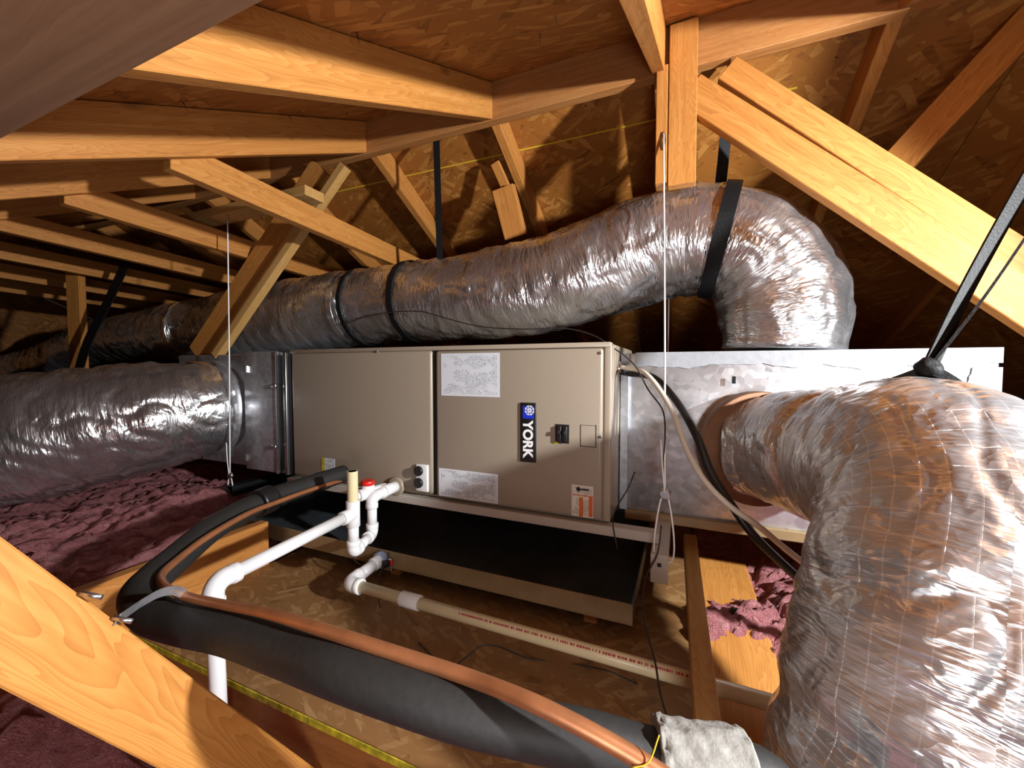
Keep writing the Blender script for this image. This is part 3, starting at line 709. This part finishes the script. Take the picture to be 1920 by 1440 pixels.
# support rails, cross channels
sr = tag(box('support_rail', (UX0-.02, UY-.02, UB-.032), (UX1+.14, UY+.02, UB-.003), 'chan', None, .002), 'pale metal rail under the front edge of the cabinet', 'rail')
tag(box('support_rail', (UX0-.02, UY+.48, UB-.032), (UX1+.14, UY+.52, UB-.003), 'chan', None, .002), 'pale metal rail under the back edge of the cabinet', 'rail')
for i, (x, mt, lab) in enumerate(((-1.80, 'black', 'dark strut channel end under the filter rack'), (-.045, 'chan', 'pale strut channel under the cabinet by the drain pan corner'))):
    st = thing('strut_channel', lab, 'channel', (x, UY+.2, UB-.10))
    zt = UB-.033 if i else UB-.052
    box('web', (x-.02, UY-.085, zt-.004), (x+.02, UY+.60, zt), mt, st, .001)
    for s in (-1, 1): box('flange', (x+s*.02-.002, UY-.085, zt-.045), (x+s*.02+.002, UY+.60, zt), mt, st, .0008)
    if i: box('bracket', (x-.022, UY-.088, zt-.075), (x+.022, UY-.084, zt+.002), mt, st, .001)
    box('bolt_hole', (x-.005, UY-.0895, zt-.03), (x+.005, UY-.0845, zt-.02), 'dark', st)
# hanging wires
def wire(top, bot, lab, loop=True, drop=.035):
    t = thing('hanger_wire', lab, 'wire', bot)
    top = V(top); bot = V(bot)
    tube('cable', [top, top.lerp(bot, .5)+V((.002, 0, 0)), bot+V((0, 0, .06))], .0026, 'steel' if False else 'white', t, 10, 8)
    if loop:
        tube('loop', [bot+V((0, 0, .065)), bot+V((-.012, 0, .03)), bot+V((-.018, 0, -drop)), bot+V((.018, 0, -drop)), bot+V((.012, 0, .03)), bot+V((0, 0, .065))], .0022, 'white', t, 40, 8)
        cl = cyl('clamp', bot+V((0, -.005, .055)), bot+V((0, .008, .055)), .015, 'steel', t, 16, .003)
        tube('tail', [bot+V((0, -.004, .06)), bot+V((-.006, -.006, .12)), bot+V((-.012, -.004, .2))], .002, 'white', t, 8, 8)
    tube('eye_loop', [top+V((0, 0, -.05)), top+V((-.006, 0, -.02)), top+V((0, 0, .004)), top+V((.006, 0, -.02)), top+V((0, 0, -.05))], .002, 'steel', t, 24, 8)
    return t
bt = PY(432, 915, UY-.07); tp = V((bt.x, 1.14, .662))
wire(tp, bt, 'white hanger wire dropping from pale lumber to the filter rack strut')
bt = PY(1246, 965, UY-.07); tp = PY(1244, 250, 1.352)
wire(tp, bt, 'white hanger wire dropping from the double post to pale strut', True, .125)
a = PY(1254, 540, 1.75); wire(V((a.x, 1.68, .86)), V((a.x, 1.74, -.44)), 'thin wire behind the foil duct reaching the back rail', False)

# ================================================================== DRAIN PAN
pz0 = -.668; pz1 = -.612; pfy = 1.05
cR = PY(1186, 1160, pfy).x; cL = PY(432, 985, pfy).x
dp = thing('drain_pan', 'wide black drain pan with tan front rim under cabinet', 'drain pan', ((cL+cR)/2, pfy+.35, pz0))
box('pan_floor', (cL+.004, pfy+.004, pz0+.004), (cR-.004, pfy+.80, pz0+.010), 'pan', dp)
box('front_rim', (cL, pfy, pz0), (cR, pfy+.005, pz1), 'pan_rim', dp, .001)
box('side_rim', (cR-.005, pfy+.005, pz0), (cR, pfy+.80, pz1), 'pan', dp, .001)
box('side_rim', (cL, pfy+.005, pz0), (cL+.005, pfy+.80, pz1), 'pan', dp, .001)
box('back_rim', (cL+.005, pfy+.80, pz0), (cR-.005, pfy+.805, pz1), 'pan', dp, .001)
box('floor_liner', (cL+.006, pfy+.006, pz0+.010), (cR-.006, pfy+.798, pz0+.014), 'pan', dp)
for x, lab in ((cL+.26, 'lumber block propping the pan end below the filter rack'), (cR-.12, 'lumber block propping the pan end by the pale strut'), ((cL+cR)/2, 'lumber block propping the middle of the drain pan')):
    tag(box('support_block', (x-.019, pfy+.05, DZ+.0005), (x+.019, pfy+.75, pz0-.0005), 'wood_red', None, .002), lab, 'board', 'blocks under the drain pan')

# ================================================================== DRAIN PIPES
def elbow(name, A, Cn, B, r, mat, parent, hub=1.28):
    """pipe elbow with two hub rims"""
    A = V(A); B = V(B); Cn = V(Cn)
    o = tube(name, [A, A.lerp(Cn, .6), A.lerp(Cn, .5).lerp(B.lerp(Cn, .5), .5).lerp(Cn, .42), B.lerp(Cn, .6), B], r*1.2, mat, parent, 20, 20)
    for E in (A, B):
        d = (E-Cn).normalized(); cyl('hub', E-d*.014, E+d*.003, r*hub, mat, o, 24, .0012)
    return o
RPV = .0160
dr_ = thing('condensate_drain', 'white trapped condensate pipe with red cap and open cream vent', 'pipe', (-.9, .5, -.72))
T = V((-.925, .93, 0)); T.z = PY(652, 962, .93).z
# unit outlet cross with red cap and plug
oz = PY(742, 912, UY-.02); oz = V((oz.x, UY-.012, oz.z))
cyl('outlet_flange', oz+V((0, .002, 0)), oz+V((0, -.012, 0)), .034, 'paint_edge', dr_, 28, .003)
o1 = oz+V((0, -.012, 0)); yv = V((0, -1, 0))
cyl('outlet_pipe', o1, o1+yv*.06, RPV*1.28, 'pvc', dr_, 24, .001)
e0 = o1+yv*.06
cr = V((e0.x-.012, e0.y-.06, e0.z))
ct = cyl('cleanout_tee', e0+V((-.02, .03, 0)), e0+V((-.035, -.085, .004)), RPV*1.25, 'pvc', dr_, 24, .001)
cyl('plug', e0+V((-.035, -.085, .004)), e0+V((-.037, -.10, .0045)), RPV*.9, 'pvc', ct, 16, .002)
capb = e0+V((-.030, -.045, .01)); cyl('riser', capb, capb+V((0, 0, .022)), RPV*1.35, 'pvc', dr_, 24, .001)
o = cyl('red_cap', capb+V((0, 0, .022)), capb+V((0, 0, .038)), RPV*1.42, 'red', dr_, 24, .002); o['label'] = 'red cap'
trX = e0.x-.004; trY = e0.y-.055
Tt = V((T.x, T.y, T.z))
ez = e0.z-.005
el1 = elbow('elbow', V((trX, e0.y+.005, ez)), V((trX, trY, ez)), V((trX, trY, ez-.034)), RPV, 'pvc', dr_)
zb_ = T.z-.115
cyl('pipe', V((trX, trY, ez-.03)), V((trX, trY, zb_+.03)), RPV, 'pvc', dr_)
# trap bottom runs from (trX,trY) to tee at T
hdir = (V((T.x, T.y, 0))-V((trX, trY, 0))); hl = hdir.length; hd = hdir.normalized()
a0 = V((trX, trY, zb_)); b0 = V((T.x, T.y, zb_-.004))
elbow('elbow', a0+V((0, 0, .034)), a0, a0+hd*.034, RPV, 'pvc', dr_)
if hl > .07: cyl('pipe', a0+hd*.03, b0-hd*.03, RPV, 'pvc', dr_)
elbow('elbow', b0-hd*.034, b0, b0+V((0, 0, .034)), RPV, 'pvc', dr_)
cyl('pipe', b0+V((0, 0, .03)), T+V((0, 0, -.03)), RPV, 'pvc', dr_)
te = cyl('tee', T+V((0, 0, -.038)), T+V((0, 0, .042)), RPV*1.28, 'pvc', dr_, 24, .001)
cyl('tee_branch', T, T+V((0, -.045, 0)), RPV*1.28, 'pvc', te, 24, .001)
vt = PY(652, 882, .93).z
bm = bmesh.new()
vp = thing and None
vv, vf, vu = sweep([T+V((0, 0, .03)), V((T.x, T.y, vt))], lambda i, u, a: RPV, 24, cap=False)
vv2, vf2, _ = sweep([V((T.x, T.y, vt)), V((T.x, T.y, vt-.05))], lambda i, u, a: RPV*.8, 24, cap=True)
k = len(vv); ringf = [(24+j, 24+(j+1) % 24, k+(j+1) % 24, k+j) for j in range(24)]
o = put('vent_pipe', mesh_from('vent_pipe', vv+vv2, vf+[tuple(i+k for i in f) for f in vf2 if len(f) == 4]+[tuple(k+24+j for j in range(24))]+ringf), 'pvc_cream', dr_); o['label'] = 'open cream vent stub'
el = PX(404, 1083, T.x+.012)
E = V((T.x+.004, el.y, T.z-.012))
cyl('pipe', T+V((0, -.04, 0)), E+V((0, .04, 0)), RPV, 'pvc', dr_)
elbow('elbow', E+V((0, .05, 0)), E, E+V((0, 0, -.05)), RPV*1.08, 'pvc', dr_)
cyl('pipe', E+V((0, 0, -.045)), E+V((.003, .004, -.42)), RPV, 'pvc', dr_)
# pan drain
pd = thing('pan_drain_pipe', 'cream pan drain pipe with white elbow and coupling', 'pipe', (-.4, .89, DZ))
zc = -.648; yc = .895
ex = PY(652, 1095, yc).x
s0 = V((ex, pfy, zc+.012)); Ee = V((ex, yc, zc))
cyl('adapter', V((ex, pfy, zc+.008)), V((ex, pfy-.05, zc+.006)), RPV*1.35, 'pvc', pd, 12, .002)
cyl('bulkhead', V((ex, pfy, zc+.008)), V((ex, pfy-.022, zc+.007)), RPV*1.75, 'pblue', pd, 8, .002)
elbow('elbow', Ee+V((0, .05, 0)), Ee, Ee+V((.05, 0, 0)), RPV*1.1, 'pvc', pd)
cyl('nipple', V((ex, pfy-.045, zc+.005)), Ee+V((0, .045, 0)), RPV*1.2, 'pvc', pd, 10)
cxp = PY(770, 1135, yc).x
cyl('pipe', Ee+V((.04, 0, 0)), V((.42, yc-.006, zc-.004)), RPV, 'pvc_cream', pd, 24)
cyl('coupling', V((cxp-.03, yc-.0005, zc)), V((cxp+.032, yc-.001, zc)), RPV*1.27, 'pvc', pd, 24, .001)
# red stamped code line on the pipe: short dashes of print
vs = []; fs = []
x = PY(865, 1165, yc).x
while x < PY(1290, 1290, yc).x:
    wdt = random.uniform(.002, .006)
    for aa in (.95, 1.25):
        pass
    k = len(vs)
    for xx, an in ((x, .75), (x+wdt, .75), (x+wdt, 1.05), (x, 1.05)):
        vs.append(V((xx, yc-.003-math.cos(an)*(RPV+.0004), zc-.002+math.sin(an)*(RPV+.0004))))
    fs.append((k, k+1, k+2, k+3)); x += wdt+random.choice((.0015, .0015, .005))
put('stamped_print', mesh_from('stamped_print', vs, fs), plain('red_ink', srgb(170, 60, 70), .6), pd)
# float switch
fsw = thing('float_switch', 'small float switch with wires on the pan rim', 'switch', PY(722, 1055, pfy-.01))
a = PY(722, 1052, pfy-.008)
box('bracket', (a.x-.004, pfy-.012, a.z-.03), (a.x+.03, pfy-.0005, a.z+.012), 'steel', fsw, .002)
box('switch_body', (a.x+.0, pfy-.03, a.z-.012), (a.x+.022, pfy-.012, a.z+.010), 'black', fsw, .003, 2)
box('wire_nut', (a.x+.03, pfy-.02, a.z-.004), (a.x+.038, pfy-.012, a.z+.012), 'red', fsw, .002, 2)
tube('lead', [a+V((.015, -.02, .0)), a+V((.02, -.05, -.02)), a+V((.07, -.11, -.06)), a+V((.10, -.12, -.105)), a+V((.16, -.10, -.10))], .0018, 'cord', fsw, 30, 8)
tube('lead', [a+V((.005, -.02, .0)), a+V((-.03, -.04, -.01)), a+V((-.085, -.05, .012)), a+V((-.10, -.03, .04))], .0018, 'cord', fsw, 30, 8)
tube('lead', [a+V((.025, -.02, .0)), a+V((.03, -.02, .03)), a+V((.034, -.02, .045))], .0015, 'cord', fsw, 12, 8)
tag(tube('loose_wire', [V((-.62, .84, DZ+.003)), V((-.5, .80, DZ+.004)), V((-.42, .83, DZ+.06)), V((-.33, .90, DZ+.004)), V((-.2, .93, DZ+.003)), V((-.14, .90, DZ+.03)), V((-.08, .92, DZ+.004))], .0018, 'cord', None, 50, 8), 'thin loose dark wire lying on the deck', 'wire')

# ================================================================== LINE SET
ls = [(645, 888, 1.46), (560, 916, 1.30), (500, 937, 1.19), (440, 966, 1.08), (390, 997, .98), (330, 1048, .86), (288, 1085, .78), (262, 1118, .72), (284, 1150, .685), (333, 1167, .66), (433, 1187, .615), (540, 1224, .565), (633, 1258, .525), (760, 1302, .50), (873, 1338, .49), (1000, 1368, .485), (1100, 1388, .48), (1230, 1424, .475), (1330, 1440, .465), (1405, 1452, .46), (1455, 1485, .455), (1480, 1560, .455), (1480, 1700, .455)]
LSP = [P(*p) for p in ls]
sl = thing('suction_line', 'thick black foam insulated refrigerant line sweeping round to front', 'pipe', LSP[8])
tube('foam_sleeve', LSP, .031, 'rubber', sl, 150, 24)
tube('sleeve_wrap', [P(508, 934, 1.2), P(494, 940, 1.175), P(480, 946, 1.15)], .040, 'black', sl, 6, 24)
tube('sleeve_wrap', [P(612, 899, 1.40), P(603, 902, 1.385), P(596, 904, 1.37)], .0325, 'black', sl, 6, 24)
cp = [(645, 899, 1.44), (575, 921, 1.27), (510, 945, 1.14), (476, 958, 1.07), (425, 985, .97), (373, 1018, .88), (335, 1048, .81), (303, 1078, .74), (308, 1098, .70), (345, 1117, .665), (420, 1134, .625), (500, 1150, .59), (633, 1190, .54), (760, 1231, .515), (873, 1268, .495), (1000, 1318, .455), (1100, 1368, .435), (1200, 1425, .42), (1260, 1465, .41)]
tag(tube('copper_line', [P(*p) for p in cp], .0085, 'copper', None, 150, 14, radii=[.007, .007, .007, .007, .007, .0075, .009, .0095, .0095]), 'bare copper refrigerant line riding beside the black foam line', 'pipe')
tw = thing('tape_wrap', 'ragged grey cloth tape wrapped on the black foam line', 'tape', P(1330, 1440, .46))
pth = crom([P(1232, 1425, .475), P(1320, 1439, .467), P(1402, 1452, .461)], 40)
v, f, uvv = sweep(pth, lambda i, u, a: .043+.004*noise.noise(V((u*60, math.cos(a)*3, math.sin(a)*3)))+(.004*math.sin(a*9+u*90) if i < 4 else 0), 48)
put('tape_layer', mesh_from('tape_layer', v, f, uvv), 'tape_cloth', tw, None, True)
tube('frayed_thread', [P(1236, 1378, .42), P(1215, 1430, .41), P(1185, 1440, .41)], .0008, 'chalk', tw, 16, 6)
# perforated hanger strap from the truss web
hs = thing('hanger_strap', 'perforated metal strap tying the foam line to truss web', 'strap', P(225, 1160, .51))
strip('strap_band', [P(220, 1162, .505), P(248, 1143, .54), P(272, 1127, .585), P(300, 1112, .61), P(325, 1107, .635), P(346, 1113, .665)], .014, .0015, (.1, .25, .5), 'galv', hs, 30)
for (px, py, d) in ((152, 1112, .474), (212, 1158, .503)):
    a = P(px, py, d); cyl('nail', a, a+V((.016, .012, -.008)), .003, 'steel', hs, 8)

# ================================================================== FLEX DUCTS
# back supply duct over the cabinet
bp = [(1462, 655, 1.56), (1465, 590, 1.56), (1448, 520, 1.56), (1395, 465, 1.55), (1320, 452, 1.55), (1240, 460, 1.55), (1120, 505, 1.55), (1000, 540, 1.55), (890, 556, 1.55), (780, 566, 1.55), (660, 580, 1.55), (540, 596, 1.55), (440, 610, 1.55), (300, 627, 1.55), (180, 642, 1.55), (80, 682, 1.5)]
BP = [PY(*p) for p in bp]
BP.append(BP[-1]+V((-1.2, -.3, -.25)))
bd_ = thing('flex_duct', 'crinkled foil flex duct arching over the air handler', 'duct', BP[0])
brd = [.185, .183, .19, .19, .178, .18, .195, .20, .185, .172, .164, .152, .146, .142, .15, .16, .17]
pin = []
bjk, bpath = duct('foil_jacket', BP, brd, 'foil', bd_, 420, 120, .0075, 2.0, [(.02, .012, .05)], .03, .012)
def near_i(path, P0): return min(range(len(path)), key=lambda i: (path[i]-P0).length)
def path_r(i, n, rad):
    s = i/n*(len(rad)-1); k = min(int(s), len(rad)-2); return rad[k]*(1-(s-k))+rad[k+1]*(s-k)
i = near_i(bpath, PY(672, 578, 1.55)); o = band('tape_band', bpath, i, path_r(i, 420, brd)+.001, .03, .003, 'foil_tape', bd_)
i = near_i(bpath, PY(372, 617, 1.55)); o = band('tape_band', bpath, i, path_r(i, 420, brd)+.001, .02, .003, 'foil_tape', bd_)
def strap_ring(px, py, wid, lab, top=None, grp=None):
    i = near_i(bpath, PY(px, py, 1.55)); r = path_r(i, 420, brd)
    t = thing('duct_strap', lab, 'strap', bpath[i]+V((0, 0, -r)), grp)
    band('ring', bpath, i, r+.004, wid, .004, 'webbing', t, 72)
    if top is not None:
        strip('hanger', [bpath[i]+V((0, 0, r)), (bpath[i]+V((0, 0, r))).lerp(top, .5), top], wid*.8, .003, (1, .3, 0), 'webbing', t, 10)
    return t
strap_ring(780, 566, .03, 'black webbing strap ringing the foil duct below the rafters')
strap_ring(688, 576, .022, 'narrow black strap ringing the foil duct beside silver tape')
strap_ring(1350, 452, .045, 'wide black strap ringing the foil duct at its bend', V((.14, 1.5, .98)))
tag(strip('hanging_strap', [PY(818, 262, 1.46), PY(821, 360, 1.47), PY(825, 500, 1.50)], .028, .003, (1, .2, 0), 'webbing', None, 10), 'black strap hanging straight from ridge to foil duct', 'strap')
tag(strip('hanging_strap', [P(247, 470, 2.2), P(205, 560, 2.2), P(165, 640, 2.2), P(140, 720, 2.2)], .07, .004, (1, .2, .4), 'webbing', None, 10), 'slanting black strap hung from a collar tie past the stud', 'strap')

# return duct at left
RP = [RC+V((0, .0, 0)), RC+V((-.01, -.10, -.005)), V((-2.12, .93, -.215)), V((-2.26, .72, -.255)), V((-2.52, .50, -.31)), V((-2.95, .30, -.36)), V((-3.5, .15, -.40))]
rd = thing('flex_duct', 'fat crinkled foil return duct resting on pink insulation', 'duct', RP[2]+V((0, 0, -.24)))
rrd = [.215, .235, .245, .245, .24, .24, .24]
rj, rpath = duct('foil_jacket', RP, rrd, 'foil', rd, 260, 150, .008, 5.5, [(.012, .01, .02)], .06, .014)
band('tape_band', rpath, 9, path_r(9, 260, rrd)-.004, .05, .003, 'foil_tape', rd, 96)

# near supply duct
NPp = [PY(1418, 836, 1.385), P(1475, 842, 1.12), P(1535, 850, .97), P(1640, 872, .80), P(1745, 915, .66), P(1795, 1020, .58), P(1788, 1140, .545), P(1772, 1290, .525), P(1745, 1440, .51), P(1725, 1640, .50), P(1715, 1850, .495)]
ndu = thing('flex_duct', 'big shiny foil flex duct dropping from the supply plenum', 'duct', NPp[-1]+V((0, 0, -.1)))
nrd = [.160, .160, .158, .162, .174, .175, .173, .173, .173, .173, .173]
nj, npath = duct('foil_jacket', NPp, nrd, 'foil_near', ndu, 420, 220, .0048, 9.0, [], .07, .007, [(P(1590, 862, .88), .022, .022), (P(1770, 965, .62), .008, .02), (P(1786, 1160, .545), .005, .014), (P(1748, 1430, .51), .012, .02)])
c0 = NPp[0]; cyl('collar', V((c0.x-.01, PYF-.012, c0.z)), V((c0.x+.005, PYF-.055, c0.z)), .166, 'collar', ndu, 48, .002)
a = PY(1376, 708, 1.36); box('strap_tail', (a.x-.005, a.y-.004, a.z-.018), (a.x+.005, a.y, a.z+.004), 'webbing', ndu, .001)
# support strap for it
kn = P(1742, 690, .70)
ss = thing('duct_strap', 'glossy black woven strap knotted above the big foil duct', 'strap', kn)
topA = P(1985, 300, .70)
strip('strap_run', [kn, kn.lerp(topA, .33)+V((-.010, 0, .01)), topA+V((-.02, 0, .02))], .026, .004, (1, .5, -.3), 'webbing', ss, 20)
strip('strap_run', [kn, kn.lerp(topA, .33)+V((.012, -.005, -.0)), topA+V((.02, -.01, 0))], .026, .004, (.3, 1, -.3), 'webbing', ss, 20)
bm = bmesh.new(); bmesh.ops.create_icosphere(bm, subdivisions=3, radius=.019)
for vtx in bm.verts: vtx.co *= 1+.25*noise.noise(vtx.co*60)
put('knot', bm_mesh(bm, 'knot'), 'webbing', ss, Matrix.Translation(kn), True)
strip('strap_loop', [kn, P(1700, 706, .725), P(1640, 730, .76), P(1590, 770, .79)], .026, .003, (.3, .6, .5), 'webbing', ss, 16)
strip('strap_loop', [kn, P(1790, 718, .67), P(1850, 768, .635), P(1935, 870, .60)], .026, .003, (.3, .6, .5), 'webbing', ss, 16)

# ================================================================== CABLES
g = PX(1164, 688, UX1+.012)
cb = [(1172, 690, 1.30), (1210, 700, 1.22), (1255, 760, 1.16), (1290, 848, 1.12), (1322, 902, 1.09), (1370, 950, 1.07), (1420, 985, 1.06), (1480, 1035, 1.06), (1545, 1085, 1.06), (1600, 1130, 1.06)]
tag(tube('power_cable', [g]+[PY(*p) for p in cb], .0070, 'cable', None, 90, 10), 'pale cable looping out of the cabinet end past the big duct', 'cable')
cb = [(1180, 700, 1.34), (1225, 708, 1.28), (1268, 752, 1.22), (1305, 815, 1.17), (1335, 890, 1.14), (1375, 952, 1.11), (1410, 1000, 1.10), (1470, 1060, 1.10), (1540, 1122, 1.10), (1600, 1175, 1.10)]
tag(tube('power_cable', [g+V((0, .01, -.015))]+[PY(*p) for p in cb], .0105, 'black', None, 90, 10), 'black cable looping beside the pale cable', 'cable')
tw_ = [PY(640, 610, 1.36), PY(700, 590, 1.35), PY(790, 584, 1.34), PY(820, 592, 1.335), PY(900, 612, 1.335), PY(980, 617, 1.33), PY(1060, 616, 1.33), PY(1110, 628, 1.3), PY(1150, 652, 1.25), PY(1190, 685, 1.22), PY(1215, 730, 1.2), PY(1242, 768, 1.17), PY(1247, 800, 1.15), PY(1243, 880, 1.14)]
tag(tube('thermostat_wire', tw_, .0022, 'cord', None, 120, 8), 'thin dark wire trailing along the foil duct over the cabinet', 'wire')
tag(tube('low_voltage_wire', [PY(1240, 985, 1.12), PY(1232, 1040, 1.1), PY(1212, 1080, 1.08), PY(1205, 1130, 1.03), PY(1215, 1190, .96), PY(1228, 1240, .88), PY(1238, 1300, .78), PY(1255, 1358, .68)], .0022, 'cord', None, 60, 8), 'thin brown wire hanging from the pale strut to the tape', 'wire')
tag(tube('low_voltage_wire', [PY(1190, 885, 1.2), PY(1178, 915, 1.2), PY(1150, 965, 1.19), PY(1150, 990, 1.165), PY(1158, 1030, 1.15)], .002, 'cord', None, 30, 8), 'short dark wire dangling at the cabinet bottom corner', 'wire')
print('objects', len(bpy.data.objects), 'tris', sum(len(o.data.loop_triangles) if o.type == 'MESH' and not o.data.calc_loop_triangles() else 0 for o in bpy.data.objects))
